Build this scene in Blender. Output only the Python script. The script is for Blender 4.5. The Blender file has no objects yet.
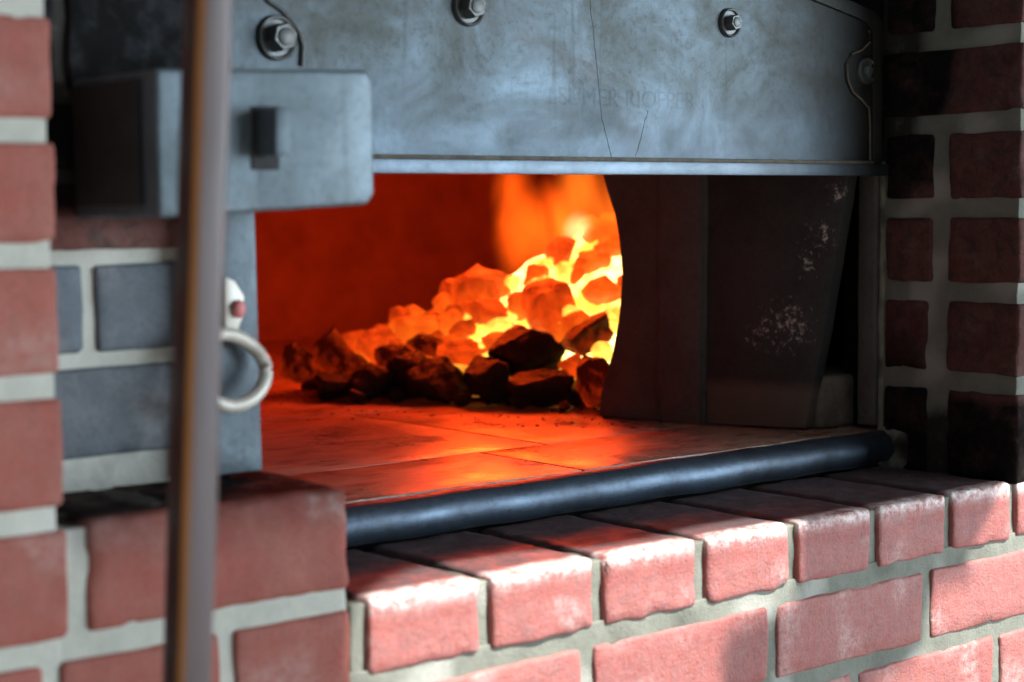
import bpy, bmesh, math, random
from mathutils import Vector, Matrix, noise
random.seed(7)
sc = bpy.context.scene
COL = sc.collection

# ---------------------------------------------------------------- camera
F = 1765.0
TH, PT, RO = math.radians(39.6), math.radians(4.44), math.radians(0.5)
CAM = Vector((0, -.87, 0))
FW = Vector((math.sin(TH)*math.cos(PT), math.cos(TH)*math.cos(PT), -math.sin(PT)))
r0 = Vector((math.cos(TH), -math.sin(TH), 0)); u0 = r0.cross(FW)
RT = r0*math.cos(RO) - u0*math.sin(RO)
UP = u0*math.cos(RO) + r0*math.sin(RO)
cd = bpy.data.cameras.new('camera'); cam = bpy.data.objects.new('camera', cd); COL.objects.link(cam)
M = Matrix((RT, UP, -FW)).transposed().to_4x4(); M.translation = CAM
cam.matrix_world = M
cd.sensor_width = 36; cd.lens = F/1024*36; cd.clip_start = .05
cd.dof.use_dof = True; cd.dof.focus_distance = 1.42; cd.dof.aperture_fstop = 5.2
sc.camera = cam

def ray(px, py): return FW + RT*((px-512)/F) - UP*((py-341)/F)
def at(px, py, ax, v):
    """the point on the plane (axis = v) seen at a measured spot of the photograph"""
    d = ray(px, py); t = (v-CAM[ax])/d[ax]; return CAM + d*t
def atp(px, py, p0, n):
    d = ray(px, py); t = (p0-CAM).dot(n)/d.dot(n); return CAM + d*t

# ---------------------------------------------------------------- materials
def mat(name):
    m = bpy.data.materials.new(name); m.use_nodes = True
    nt = m.node_tree; b = nt.nodes['Principled BSDF']
    return m, nt, b
def N(nt, t, **k):
    n = nt.nodes.new(t)
    for a, v in k.items():
        if a.startswith('i_'):
            n.inputs[a[2:].replace('_', ' ')].default_value = v
        else: setattr(n, a, v)
    return n
def L(nt, a, b): nt.links.new(a, b)
def coords(nt, scale=(1,1,1), obj=False):
    g = N(nt, 'ShaderNodeTexCoord'); mp = N(nt, 'ShaderNodeMapping'); mp.inputs['Scale'].default_value = scale
    L(nt, g.outputs['Object'], mp.inputs['Vector']); return mp.outputs['Vector']
def noise_tex(nt, vec, scale, detail=5, rough=.6, dist=0):
    n = N(nt, 'ShaderNodeTexNoise'); n.inputs['Scale'].default_value = scale
    n.inputs['Detail'].default_value = detail; n.inputs['Roughness'].default_value = rough
    n.inputs['Distortion'].default_value = dist
    L(nt, vec, n.inputs['Vector']); return n.outputs['Fac']
def ramp(nt, fac, stops, interp='LINEAR'):
    r = N(nt, 'ShaderNodeValToRGB'); cr = r.color_ramp; cr.interpolation = interp
    while len(cr.elements) < len(stops): cr.elements.new(.5)
    for e, (p, c) in zip(cr.elements, stops):
        e.position = p; e.color = (c, c, c, 1) if isinstance(c, (int, float)) else (*c, 1)
    L(nt, fac, r.inputs['Fac']); return r.outputs['Color']
def mix(nt, fac, a, b, mode='MIX'):
    m = N(nt, 'ShaderNodeMix', data_type='RGBA', blend_type=mode)
    for s, v in ((m.inputs[0], fac), (m.inputs[6], a), (m.inputs[7], b)):
        if isinstance(v, bpy.types.NodeSocket): L(nt, v, s)
        elif isinstance(v, (int, float)): s.default_value = v if s.type == 'VALUE' else (v, v, v, 1)
        else: s.default_value = (*v, 1)
    return m.outputs[2]
def math_(nt, op, a, b=0, clamp=False):
    m = N(nt, 'ShaderNodeMath', operation=op); m.use_clamp = clamp
    for s, v in ((m.inputs[0], a), (m.inputs[1], b)):
        if isinstance(v, bpy.types.NodeSocket): L(nt, v, s)
        else: s.default_value = v
    return m.outputs[0]
def bump(nt, b, h, strength=.4, dist=.002):
    n = N(nt, 'ShaderNodeBump'); n.inputs['Strength'].default_value = strength; n.inputs['Distance'].default_value = dist
    L(nt, h, n.inputs['Height']); L(nt, n.outputs['Normal'], b.inputs['Normal'])

def attr(nt):
    a = N(nt, 'ShaderNodeAttribute'); a.attribute_name = 'wear_light'
    s = N(nt, 'ShaderNodeSeparateColor'); L(nt, a.outputs['Color'], s.inputs['Color'])
    return s.outputs   # R soot, G tint, B lime bloom and painted sunlight

def brick_mat(name, c1, c2, c3, rough=.8, soot=(.008, .008, .008), spec=.35, bloom_sunc=(.62,.55,.52), bstr=.5, mottle=.35, mottlec=(.16,.09,.10)):
    m, nt, b = mat(name); v = coords(nt); A = attr(nt)
    base = mix(nt, A[1], c1, c2)
    base = mix(nt, ramp(nt, noise_tex(nt, v, 28, 6, .65), [(.35, 0), (.7, 1)]), base, c3)
    fine = noise_tex(nt, v, 420, 4, .7)
    base = mix(nt, math_(nt, 'MULTIPLY', ramp(nt, fine, [(.50, 0), (.66, 1)]), .5), base, tuple(x*.45 for x in c1))
    mid = noise_tex(nt, v, 75, 7, .75, .8)
    base = mix(nt, math_(nt, 'MULTIPLY', ramp(nt, mid, [(.48, 0), (.64, 1)]), mottle), base, mottlec)
    # lime bloom and painted sunlight: blotchy, where B is high
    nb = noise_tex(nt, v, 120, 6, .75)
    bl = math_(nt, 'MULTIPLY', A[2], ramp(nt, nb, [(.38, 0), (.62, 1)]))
    base = mix(nt, bl, base, bloom_sunc)
    ns = noise_tex(nt, v, 45, 6, .7)
    sf = math_(nt, 'MULTIPLY', A[0], math_(nt, 'ADD', math_(nt, 'MULTIPLY', ns, .7), .62), True)
    sf = math_(nt, 'MINIMUM', sf, .985)
    base = mix(nt, sf, base, soot)
    L(nt, base, b.inputs['Base Color'])
    L(nt, math_(nt, 'MULTIPLY', math_(nt, 'SUBTRACT', 1, math_(nt, 'MULTIPLY', sf, .92)), spec), b.inputs['Specular IOR Level'])
    L(nt, ramp(nt, ns, [(.3, rough-.22), (.7, rough+.08)]), b.inputs['Roughness'])
    h = math_(nt, 'ADD', math_(nt, 'MULTIPLY', noise_tex(nt, v, 90, 6, .7), .7), math_(nt, 'MULTIPLY', fine, .35))
    bump(nt, b, h, bstr, .0022)
    return m
M_BRICK = brick_mat('red_brick', (.40,.115,.085), (.30,.07,.055), (.37,.14,.11), mottlec=(.24,.095,.075))
M_BRICKP = brick_mat('pale_red_brick', (.46,.15,.125), (.38,.10,.085), (.44,.19,.17), rough=.6, bstr=.6)
M_BRICKD = brick_mat('dark_red_brick', (.27,.105,.085), (.17,.060,.055), (.20,.09,.075), rough=.85, spec=.25, bstr=1.0, mottle=.75, mottlec=(.055,.045,.042))
M_BRICKG = brick_mat('grey_brick', (.115,.15,.185), (.15,.165,.185), (.10,.12,.14), rough=.7, mottlec=(.075,.095,.115))
M_SILLB = brick_mat('sill_brick', (.36,.105,.09), (.29,.07,.06), (.33,.11,.095), rough=.58, spec=.4, bstr=1.0, soot=(.078,.063,.067), bloom_sunc=(.80,.75,.73))
def mortar_mat(name, c, c2, rough=.9):
    m, nt, b = mat(name); v = coords(nt); A = attr(nt)
    base = mix(nt, ramp(nt, noise_tex(nt, v, 60, 6, .7), [(.3, 0), (.7, 1)]), c, c2)
    base = mix(nt, A[2], base, (.8,.8,.76))
    ns = noise_tex(nt, v, 70, 6, .7)
    sf = math_(nt, 'MINIMUM', math_(nt, 'MULTIPLY', A[0], math_(nt, 'ADD', ns, .5), True), .96)
    base = mix(nt, sf, base, (.02,.019,.016))
    L(nt, base, b.inputs['Base Color']); b.inputs['Roughness'].default_value = rough
    b.inputs['Specular IOR Level'].default_value = .2
    h = math_(nt, 'ADD', noise_tex(nt, v, 130, 6, .75), math_(nt, 'MULTIPLY', noise_tex(nt, v, 500, 3, .7), .4))
    bump(nt, b, h, .6, .002)
    return m
M_MORT = mortar_mat('pale_mortar', (.60,.61,.54), (.48,.50,.45))
M_MORTG = mortar_mat('grey_mortar', (.215,.225,.19), (.16,.17,.145))
M_MORTY = mortar_mat('buff_mortar', (.36,.36,.27), (.25,.25,.19))

def steel_mat(name, base, blue, brown, rough=.42, metal=.75, dark=None, scratch=True, brownamt=.6, bs=.25):
    m, nt, b = mat(name); v = coords(nt)
    n1 = noise_tex(nt, v, 14, 7, .65, .6)
    c = mix(nt, ramp(nt, n1, [(.38, 0), (.66, 1)]), base, blue)
    n2 = noise_tex(nt, v, 9.3, 7, .7, 1.0)
    c = mix(nt, math_(nt, 'MULTIPLY', ramp(nt, n2, [(.50, 0), (.68, 1)]), brownamt), c, brown)
    fine = noise_tex(nt, v, 190, 6, .75)
    c = mix(nt, math_(nt, 'MULTIPLY', ramp(nt, fine, [(.5, 0), (.66, 1)]), .45), c, tuple(x*.45 for x in base))
    if scratch:
        vs = coords(nt, (90, 90, 5))
        s = noise_tex(nt, vs, 1.0, 4, .6, .3)
        c = mix(nt, math_(nt, 'MULTIPLY', ramp(nt, s, [(.60, 0), (.70, 1)]), .35), c, tuple(x*.5 for x in base))
    if dark: c = dark(nt, v, c)
    L(nt, c, b.inputs['Base Color']); b.inputs['Metallic'].default_value = metal
    L(nt, ramp(nt, n1, [(.3, rough+.12), (.7, rough-.06)]), b.inputs['Roughness'])
    bump(nt, b, math_(nt, 'ADD', fine, math_(nt, 'MULTIPLY', n1, 2)), bs, .0012)
    return m
def door_tone(nt, v, c):
    sp = N(nt, 'ShaderNodeSeparateXYZ'); L(nt, v, sp.inputs[0])
    x = math_(nt, 'ADD', sp.outputs[0], math_(nt, 'MULTIPLY', noise_tex(nt, v, 12, 5, .6), .16))
    f = N(nt, 'ShaderNodeMapRange'); f.inputs[1].default_value = 1.15; f.inputs[2].default_value = 1.30; f.inputs[4].default_value = .82
    L(nt, x, f.inputs[0])
    c = mix(nt, f.outputs[0], c, (.03,.028,.024))  # darker towards the right end
    # blue-grey sky reflection painted low down
    z = math_(nt, 'ADD', sp.outputs[2], math_(nt, 'MULTIPLY', noise_tex(nt, v, 16, 6, .7), -.09))
    g = N(nt, 'ShaderNodeMapRange'); g.inputs[1].default_value = .055; g.inputs[2].default_value = .0; g.inputs[4].default_value = .5
    L(nt, z, g.inputs[0])
    return mix(nt, math_(nt, 'MULTIPLY', g.outputs[0], math_(nt, 'SUBTRACT', 1, f.outputs[0], True)), c, (.09,.125,.16))
M_DOOR = steel_mat('worn_grey_steel', (.062,.073,.072), (.075,.105,.13), (.050,.042,.038), rough=.50, dark=door_tone)
M_RIM = steel_mat('rim_steel', (.10,.125,.145), (.13,.17,.21), (.07,.06,.05), rough=.42, dark=door_tone)
M_LATCH = steel_mat('blue_grey_iron', (.10,.135,.155), (.125,.17,.20), (.075,.085,.085), rough=.5, metal=.45, brownamt=.35)
M_JAMB = steel_mat('grey_painted_iron', (.075,.10,.12), (.105,.145,.17), (.045,.05,.055), rough=.5, metal=.4, brownamt=.5)
M_BOLT = steel_mat('bolt_steel', (.12,.13,.13), (.16,.18,.19), (.05,.04,.03), rough=.45, metal=.7, scratch=False)
M_BAR = steel_mat('dark_round_bar_iron', (.058,.078,.104), (.095,.135,.185), (.035,.033,.033), rough=.45, metal=.8, bs=.35)
M_CAST = steel_mat('sooty_cast_iron', (.095,.087,.082), (.12,.11,.105), (.085,.065,.054), rough=.75, metal=.1, scratch=False, bs=.8)
M_SLAB = steel_mat('black_iron', (.022,.023,.025), (.035,.037,.04), (.03,.028,.025), rough=.7, metal=.2, scratch=False)
M_STAMP = steel_mat('stamped_steel', (.050,.060,.062), (.062,.085,.105), (.04,.034,.03), rough=.5, dark=door_tone)

def simple(name, c, rough=.6, metal=0, n=40, var=.4, bstr=.3):
    m, nt, b = mat(name); v = coords(nt)
    f = noise_tex(nt, v, n, 6, .7)
    L(nt, mix(nt, ramp(nt, f, [(.35, 0), (.65, 1)]), c, tuple(x*(1-var) for x in c)), b.inputs['Base Color'])
    b.inputs['Roughness'].default_value = rough; b.inputs['Metallic'].default_value = metal
    bump(nt, b, f, bstr, .002); return m
M_RUST = simple('tan_rust', (.15,.125,.09), .8, .1, 90, .5, .6)
M_BRASS = simple('pale_ring_metal', (.62,.60,.53), .4, .15, 60, .25)
M_PINK = simple('pink_paint', (.75,.22,.22), .5)
M_BLACKWALL = simple('soot_black', (.010,.010,.010), .95); M_BLACKWALL.node_tree.nodes['Principled BSDF'].inputs['Specular IOR Level'].default_value = .1
M_FLOOR = simple('floor_grey', (.16,.15,.14), .8)
M_GOBO = simple('gobo_sheet', (.55,.5,.42), .9)
M_FIREBRICK = simple('ash_brick', (.24,.20,.16), .9, 0, 25, .55, .8)

# wood pole
m, nt, b = mat('varnished_brown_wood'); v = coords(nt, (60, 60, 3.5))
g1 = noise_tex(nt, v, 1.2, 6, .6, .8)
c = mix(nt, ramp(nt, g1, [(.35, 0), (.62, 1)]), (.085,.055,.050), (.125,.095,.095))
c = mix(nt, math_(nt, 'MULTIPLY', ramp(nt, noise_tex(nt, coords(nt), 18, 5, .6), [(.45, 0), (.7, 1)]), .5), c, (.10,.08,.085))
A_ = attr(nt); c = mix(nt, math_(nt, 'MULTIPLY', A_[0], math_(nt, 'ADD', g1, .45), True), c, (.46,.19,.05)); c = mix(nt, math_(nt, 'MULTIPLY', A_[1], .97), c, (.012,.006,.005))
L(nt, c, b.inputs['Base Color']); b.inputs['Roughness'].default_value = .38
b.inputs['Coat Weight'].default_value = .0; b.inputs['Specular IOR Level'].default_value = .35; b.inputs['Coat Roughness'].default_value = .3
bump(nt, b, g1, .15, .001); M_WOOD = m

# hearth slabs
m, nt, b = mat('fired_hearth_slab'); v = coords(nt)
n1 = noise_tex(nt, v, 7, 7, .65, .7)
c = mix(nt, ramp(nt, n1, [(.38, 0), (.62, 1)]), (.42,.27,.20), (.30,.17,.12))
c = mix(nt, math_(nt, 'MULTIPLY', ramp(nt, noise_tex(nt, coords(nt, (3, 9, 3)), 7, 6, .7, .5), [(.52, 0), (.6, 1)]), .6), c, (.07,.05,.045))
L(nt, c, b.inputs['Base Color'])
L(nt, ramp(nt, noise_tex(nt, v, 11, 5, .6), [(.35, .20), (.65, .5)]), b.inputs['Roughness'])
bump(nt, b, noise_tex(nt, v, 60, 6, .7), .25, .0015); M_HEARTH = m
M_OVENBRICK = simple('oven_brick', (.32,.13,.09), .9, 0, 12, .35, .5)

# coal: matt black, with a heat colour that glows
def coal_mat(name, base, e1, e2, s, lo=.4, hi=.62, scale=26):
    m, nt, b = mat(name); v = coords(nt)
    f = noise_tex(nt, v, 55, 6, .7)
    L(nt, mix(nt, ramp(nt, f, [(.4, 0), (.65, 1)]), base, tuple(x*.4 for x in base)), b.inputs['Base Color'])
    b.inputs['Roughness'].default_value = .62
    bump(nt, b, math_(nt, 'ADD', f, math_(nt, 'MULTIPLY', noise_tex(nt, v, 190, 5, .7), .5)), 1.0, .008)
    if s:
        g = noise_tex(nt, v, scale, 5, .6, .4)
        L(nt, mix(nt, ramp(nt, g, [(lo, 0), (hi, 1)]), e1, e2), b.inputs['Emission Color'])
        b.inputs['Emission Strength'].default_value = s
    return m
C_COLD = coal_mat('cold_coal', (.022,.017,.016), 0, 0, 0)
C_WARM = coal_mat('warming_coal', (.04,.022,.018), (.03,.001,0), (.5,.025,.002), .7, .5, .68)
C_RED = coal_mat('red_hot_coal', (.08,.04,.03), (.16,.006,.0005), (.95,.07,.004), 1.0, .36, .60, 20)
C_ORANGE = coal_mat('orange_hot_coal', (.12,.05,.03), (.62,.03,.0015), (1.1,.16,.008), 1.0, .36, .64, 18)
C_YELLOW = coal_mat('yellow_hot_coal', (.3,.2,.1), (1.1,.22,.012), (2.0,1.1,.14), 1.15, .35, .55, 24)
# the bed: temperature falls away from the heart of the fire
HOT = [(at(598, 322, 2, -.10), .10, 1.0), (at(545, 250, 2, -.03), .14, .8), (at(505, 325, 2, -.12), .10, .75), (at(452, 330, 2, -.14), .05, .55)]

# ---------------------------------------------------------------- mesh helpers
def tag(o, label, cat, group=None, kind=None):
    o['label'] = label; o['category'] = cat
    if group: o['group'] = group
    if kind: o['kind'] = kind
    return o
def struct(o, label, cat): return tag(o, label, cat, kind='structure')
def empty(name, loc): 
    o = bpy.data.objects.new(name, None); COL.objects.link(o); o.location = loc; o.empty_display_size = .02; return o
def link(name, me, mats, parent=None, smooth=True):
    for m in (mats if isinstance(mats, (list, tuple)) else [mats]): me.materials.append(m)
    if smooth:
        me.polygons.foreach_set('use_smooth', [True]*len(me.polygons))
    o = bpy.data.objects.new(name, me); COL.objects.link(o)
    if parent: o.parent = parent; o.matrix_parent_inverse = Matrix.Translation(-parent.location)
    return o
def sharp(o, ang=35):
    me = o.data; bm = bmesh.new(); bm.from_mesh(me)
    for e in bm.edges:
        if len(e.link_faces) == 2 and e.calc_face_angle(0) > math.radians(ang): e.smooth = False
    bm.to_mesh(me); bm.free(); return o

class Soup:
    """collects geometry with a dirt and painted light colour and a material index"""
    def __init__(s): s.v = []; s.f = []; s.w = []; s.m = []
    def rbox(s, lo, hi, r=.003, seg=.012, amp=.0006, mslot=0, wear_light=None, tint=0., freq=70, chip=0, dense=True):
        lo, hi = Vector(lo), Vector(hi); off = len(s.v); idx = {}
        axs = []
        for k in range(3):
            Ln = hi[k]-lo[k]; rr = min(r, Ln*.45); n = max(1, round((Ln-2*rr)/seg)) if dense else 1
            axs.append([0, rr*.4, rr] + [rr+(Ln-2*rr)*i/n for i in range(1, n)] + [Ln-rr, Ln-rr*.4, Ln])
        nx = [len(a)-1 for a in axs]; sd = Vector((lo.x*31.7, lo.y*17.1+tint*9, lo.z*23.3))
        def vert(i):
            if i in idx: return idx[i]
            p = Vector((axs[0][i[0]], axs[1][i[1]], axs[2][i[2]])); c = Vector(p); nout = 0
            for k in range(3):
                Ln = hi[k]-lo[k]; rr = min(r, Ln*.45); c[k] = min(max(p[k], rr), Ln-rr)
            d = p-c
            if d.length > 1e-9:
                nout = sum(abs(x) > 1e-6 for x in d); p = c + d.normalized()*min(d.length, r)
            q = lo+p
            a = amp*(1+chip*(nout >= 2))
            q = q + noise.noise_vector(q*freq+sd)*a + noise.noise_vector(q*freq*.3+sd)*a*.8
            if chip and nout >= 2:
                h = max(0, noise.noise(q*60+sd)-.15)*chip*.004
                q = q - d.normalized()*h
            idx[i] = len(s.v); s.v.append(q)
            w = wear_light(q) if wear_light else (0, 0)
            s.w.append((w[0], tint, w[1], 1)); return idx[i]
        for k in range(3):
            a, b_ = (k+1) % 3, (k+2) % 3
            for side in (0, nx[k]):
                for i in range(nx[a]):
                    for j in range(nx[b_]):
                        q = []
                        for (di, dj) in ((0,0),(1,0),(1,1),(0,1)):
                            t = [0,0,0]; t[k] = side; t[a] = i+di; t[b_] = j+dj; q.append(vert(tuple(t)))
                        if side == 0: q.reverse()
                        s.f.append(q); s.m.append(mslot)
    def build(s, name, mats, parent=None):
        me = bpy.data.meshes.new(name); me.from_pydata(s.v, [], s.f)
        ca = me.color_attributes.new('wear_light', 'FLOAT_COLOR', 'POINT')
        ca.data.foreach_set('color', [x for w in s.w for x in w])
        o = link(name, me, mats, parent)
        me.polygons.foreach_set('material_index', s.m)
        return o

def bmobj(name, bm, m, parent=None, smooth=True, sh=35):
    bmesh.ops.recalc_face_normals(bm, faces=bm.faces[:])
    me = bpy.data.meshes.new(name); bm.to_mesh(me); bm.free()
    o = link(name, me, m, parent, smooth)
    if smooth and sh: sharp(o, sh)
    return o
def prism(pts, depth):
    """outline (3-D points in one plane) pushed along the vector depth"""
    bm = bmesh.new(); a = [bm.verts.new(p) for p in pts]; b_ = [bm.verts.new(p+depth) for p in pts]
    n = len(pts); bm.faces.new(a); bm.faces.new(b_[::-1])
    for i in range(n): bm.faces.new((a[i], b_[i], b_[(i+1) % n], a[(i+1) % n]))
    bmesh.ops.recalc_face_normals(bm, faces=bm.faces[:]); return bm
def bevel(bm, w, seg=2, edges=None):
    bmesh.ops.bevel(bm, geom=edges or bm.edges[:], offset=w, segments=seg, affect='EDGES', profile=.6, clamp_overlap=True)
def rough_up(bm, amp, freq, cuts=0, maxlen=None):
    if maxlen:
        for _ in range(6):
            es = [e for e in bm.edges if e.calc_length() > maxlen]
            if not es: break
            bmesh.ops.subdivide_edges(bm, edges=es, cuts=1, use_grid_fill=True)
        bmesh.ops.triangulate(bm, faces=[f for f in bm.faces if len(f.verts) > 4])
    for v_ in bm.verts:
        v_.co += noise.noise_vector(v_.co*freq)*amp + noise.noise_vector(v_.co*freq*3.1)*amp*.4
def tube(path, r, seg=14, closed=False, caps=True):
    bm = bmesh.new(); rings = []; n = len(path)
    for i, p in enumerate(path):
        a = path[(i-1) % n] if (closed or i > 0) else p; c = path[(i+1) % n] if (closed or i < n-1) else p
        t = (c-a).normalized(); ref = Vector((0,0,1)) if abs(t.z) < .9 else Vector((1,0,0))
        x = t.cross(ref).normalized(); y = t.cross(x)
        rr = r(i/(n-1)) if callable(r) else r
        rings.append([bm.verts.new(p+x*math.cos(k*2*math.pi/seg)*rr+y*math.sin(k*2*math.pi/seg)*rr) for k in range(seg)])
    for i in range(n if closed else n-1):
        A_, B_ = rings[i], rings[(i+1) % n]
        for k in range(seg): bm.faces.new((A_[k], A_[(k+1) % seg], B_[(k+1) % seg], B_[k]))
    if not closed and caps: bm.faces.new(rings[0][::-1]); bm.faces.new(rings[-1])
    return bm

# ================================================================ masonry
SILL = -.2385; HE = -.209; XR = 1.273; FLOORZ = -.9
XB = .592
def clamp(x, a=0., b=1.): return max(a, min(b, x))
def sm(x, a, b):
    t = clamp((x-a)/(b-a)); return t*t*(3-2*t)
PIT = .0682
# ---- sill: rowlock header course on running courses
s = Soup()
def w_sill(p):
    so = .95*sm(p.y, .006, .022) + .25*sm(p.y, .10, .145)
    if p.z < SILL-.012: so = .0
    n_ = noise.noise(p*22)
    so += .25*sm(p.x, 1.12, 1.27)*sm(-n_, -.1, .3)*(p.y > .004)
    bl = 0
    if p.z > SILL-.02 and p.y < .016: bl = .3*sm(n_, -.2, .4)*(1-sm(SILL-p.z, .004, .02))+1.0*(1-sm(SILL-p.z, .002, .012))  # sunlit band and sheen painted white along the top front arris
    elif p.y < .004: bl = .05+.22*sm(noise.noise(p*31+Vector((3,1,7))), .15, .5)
    return (clamp(so), clamp(bl))
hx = [.600, .6965, .795, .8935, .992, 1.0865, 1.1815, 1.2705, 1.367, 1.4635, 1.56]
for i in range(len(hx)-1):
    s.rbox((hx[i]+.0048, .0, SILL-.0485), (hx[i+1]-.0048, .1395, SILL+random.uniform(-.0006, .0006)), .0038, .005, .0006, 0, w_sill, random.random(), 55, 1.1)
z = SILL-.0485-.0115; row = 0
while z > FLOORZ+.02:
    zb = z-PIT+.0115
    off = [.784, .880][row % 2]
    x = off-.1845*2
    while x < 1.9:
        a, b_ = x+.005, x+.1845-.005
        if row == 1 and False: pass
        if b_ > .56:
            a = max(a, .40)
            deep = z > -.45
            s.rbox((a, 0, max(zb, FLOORZ)), (min(b_, 1.75), .09, z), .0032, .008 if deep else .05, .0006, 0, w_sill, random.random(), 55, 1.0, dense=deep)
        x += .1845
    z -= PIT; row += 1
    if row == 1: pass
# mortar body just behind the brick faces
def w_mort(p):
    n_ = noise.noise(p*25)
    return (.9*sm(p.y, .01, .05)*(p.z > SILL-.02) + .25*sm(-n_, .1, .5), .25*sm(n_, .2, .6))
s.rbox((.40, .0022, FLOORZ), (1.75, .142, SILL-.0445), .001, .007, .0011, 1, w_mort, 0, 45)
for xx in hx:
    s.rbox((xx-.0062, .0045, SILL-.055), (xx+.0062, .138, SILL-.0032), .0015, .004, .0009, 1, w_mort, 0, 60)
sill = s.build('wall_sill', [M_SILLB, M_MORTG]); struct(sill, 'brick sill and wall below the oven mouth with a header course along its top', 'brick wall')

# ---- left pillar with the ledge block, coplanar with the sill wall
s = Soup()
def w_pil(p):
    n_ = noise.noise(p*20)
    so = .0
    if p.z < -.16 and p.x > .41: so = .85*sm(p.y, .004, .02) + .38*sm(p.z, -.205, -.168)
    so += .12*sm(p.x, .395, .41)
    bl = .25*sm(n_, .1, .5)
    if p.x > .56 and p.z > -.19: bl = 1.0*sm(noise.noise(p*60), -.15, .2)*sm(p.z, -.195, -.18)*sm(p.x, .56, .575)  # lit spot painted pale on the ledge block's top corner
    return (clamp(so), bl)
zc = [.2436, .1746, .1056, .0404, -.0248, -.0937, -.1650, -.2365]
JH = .0065
for i in range(-2, len(zc)-1):
    top = zc[i] if i >= 0 else zc[0]-.069*i
    bot = zc[i+1] if i+1 >= 0 else zc[0]-.069*(i+1)
    xs = [(.19, .4095)] if i % 2 else [(.300, .4095), (.08, .290)]
    if i == len(zc)-2: xs = [(.19, .4105)]
    for a, b_ in xs:
        s.rbox((a, 0, bot+JH), (b_, .10, top-JH), .0028, .008, .0005, 0, w_pil, random.random(), 55, .8)
# the ledge block, one course above the sill
for a, b_ in ((.4215, .4760), (.4860, XB)):
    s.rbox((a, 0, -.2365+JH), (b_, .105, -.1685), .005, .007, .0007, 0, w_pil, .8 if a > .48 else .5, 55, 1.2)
# courses below it
z = -.2365; row = 0
while z > FLOORZ+.02:
    zb = z-.0685
    js = [.507, .40, .30, .19] if row % 2 == 0 else [.592-.001, .45, .24]
    edges_ = sorted([XB] + [j for j in js if j < XB-.02] + [.08])
    for a, b_ in zip(edges_[:-1], edges_[1:]):
        s.rbox((a+.005, 0, zb+JH), (b_-(.005 if b_ < XB-.001 else .0), .10, z-JH), .0028, .008 if z > -.4 else .05, .0005, 0, w_pil, random.random(), 55, .8, dense=z > -.4)
    z = zb; row += 1
s.rbox((.08, .0028, FLOORZ), (.4065, .098, .38), .001, .008, .0010, 1, w_pil, 0, 45)
s.rbox((.40, .03, -.30), (XB-.0015, .155, -.1692), .001, .008, .0006, 1, w_pil, 0, 45)
s.rbox((.40, .0028, FLOORZ), (XB-.0015, .098, -.1720), .001, .008, .0010, 1, w_pil, 0, 45)
s.rbox((.08, .10, FLOORZ), (.407, .30, .38), .002, .1, .0004, 1, lambda p: (.9, 0), 0, 45)
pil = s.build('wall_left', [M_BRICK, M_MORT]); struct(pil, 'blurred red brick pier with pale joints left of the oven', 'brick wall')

# ---- set-back grey courses between pier and iron jamb
s = Soup()
def w_rec(p):
    so = .97*sm(p.z, -.010, .004) + .25*sm(p.z, -.035, -.018) + .3*sm(-p.z, .14, .16)
    so += .5*sm(noise.noise(p*40), .0, .4)*(p.z < -.13)
    return (clamp(so), .15*sm(noise.noise(p*30), 0, .5))
zr = [.30, .22, .14, .065, .018, -.0295, -.0905, -.153]
for i in range(len(zr)-1):
    cuts = [.40, .4735, .556] if i == 5 else [.40, .556]
    if i in (0, 2): cuts = [.40, .46, .556]
    for a, b_ in zip(cuts[:-1], cuts[1:]):
        s.rbox((a+.004, .094, zr[i+1]+.0045), (b_-.004, .16, zr[i]-.0045), .003, .008, .0006, 2 if i == 4 else 0, w_rec, random.random(), 55, .8)
s.rbox((.40, .0975, -.17), (.575, .16, .30), .001, .007, .0014, 1, w_rec, 0, 50)
rec = s.build('wall_recess', [M_BRICKG, M_MORT, M_BRICKD]); struct(rec, 'soot-greyed brick courses set back between the red pier and the iron jamb', 'brick wall')

# ---- right reveal
s = Soup()
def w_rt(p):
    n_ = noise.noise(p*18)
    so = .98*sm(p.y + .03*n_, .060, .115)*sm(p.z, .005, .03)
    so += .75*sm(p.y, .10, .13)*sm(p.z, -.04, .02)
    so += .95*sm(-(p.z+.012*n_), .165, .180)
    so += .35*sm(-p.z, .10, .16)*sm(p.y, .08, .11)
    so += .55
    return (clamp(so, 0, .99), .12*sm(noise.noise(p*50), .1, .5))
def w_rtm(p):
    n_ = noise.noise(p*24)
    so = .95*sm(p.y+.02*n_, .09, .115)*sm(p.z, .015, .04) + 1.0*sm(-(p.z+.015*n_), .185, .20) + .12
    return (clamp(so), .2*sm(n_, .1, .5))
zq = [.3600, .2860, .2120, .1385, .0660, -.0068, -.0795, -.1575, -.2370]
for i in range(len(zq)-1):
    a, b_ = zq[i+1]+.0085, zq[i]-.0085
    if i == 3: ys = [(.0, .146)]
    elif i in (1,): ys = [(.0, .146)]
    else: ys = [(.0, .073), (.090 if i < 6 else .095, .1405)]
    for (y0, y1) in ys:
        s.rbox((XR, y0, a if i < 7 else SILL-.002), (XR+.12 if y0 < .01 else XR+.09, y1, b_), .0035, .007, .0009, 0, w_rt, random.random(), 55, 1.0)
s.rbox((XR+.003, .003, SILL-.004), (XR+.30, .1475, .38), .001, .007, .0014, 1, w_rtm, 0, 50)
s.rbox((XR+.001, .1435, -.2245), (XR+.04, .1495, .035), .002, .006, .0012, 2, lambda p: (.25+.4*sm(noise.noise(p*60), 0, .4), 0), 0, 60)
# front face bricks of the right pier, beyond the reveal
for i in range(len(zq)-1):
    s.rbox((XR+.125, .0, zq[i+1]+.0085), (XR+.30, .09, zq[i]-.0085), .005, .02, .0010, 0, w_rt, random.random(), 55, 1.0)
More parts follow.
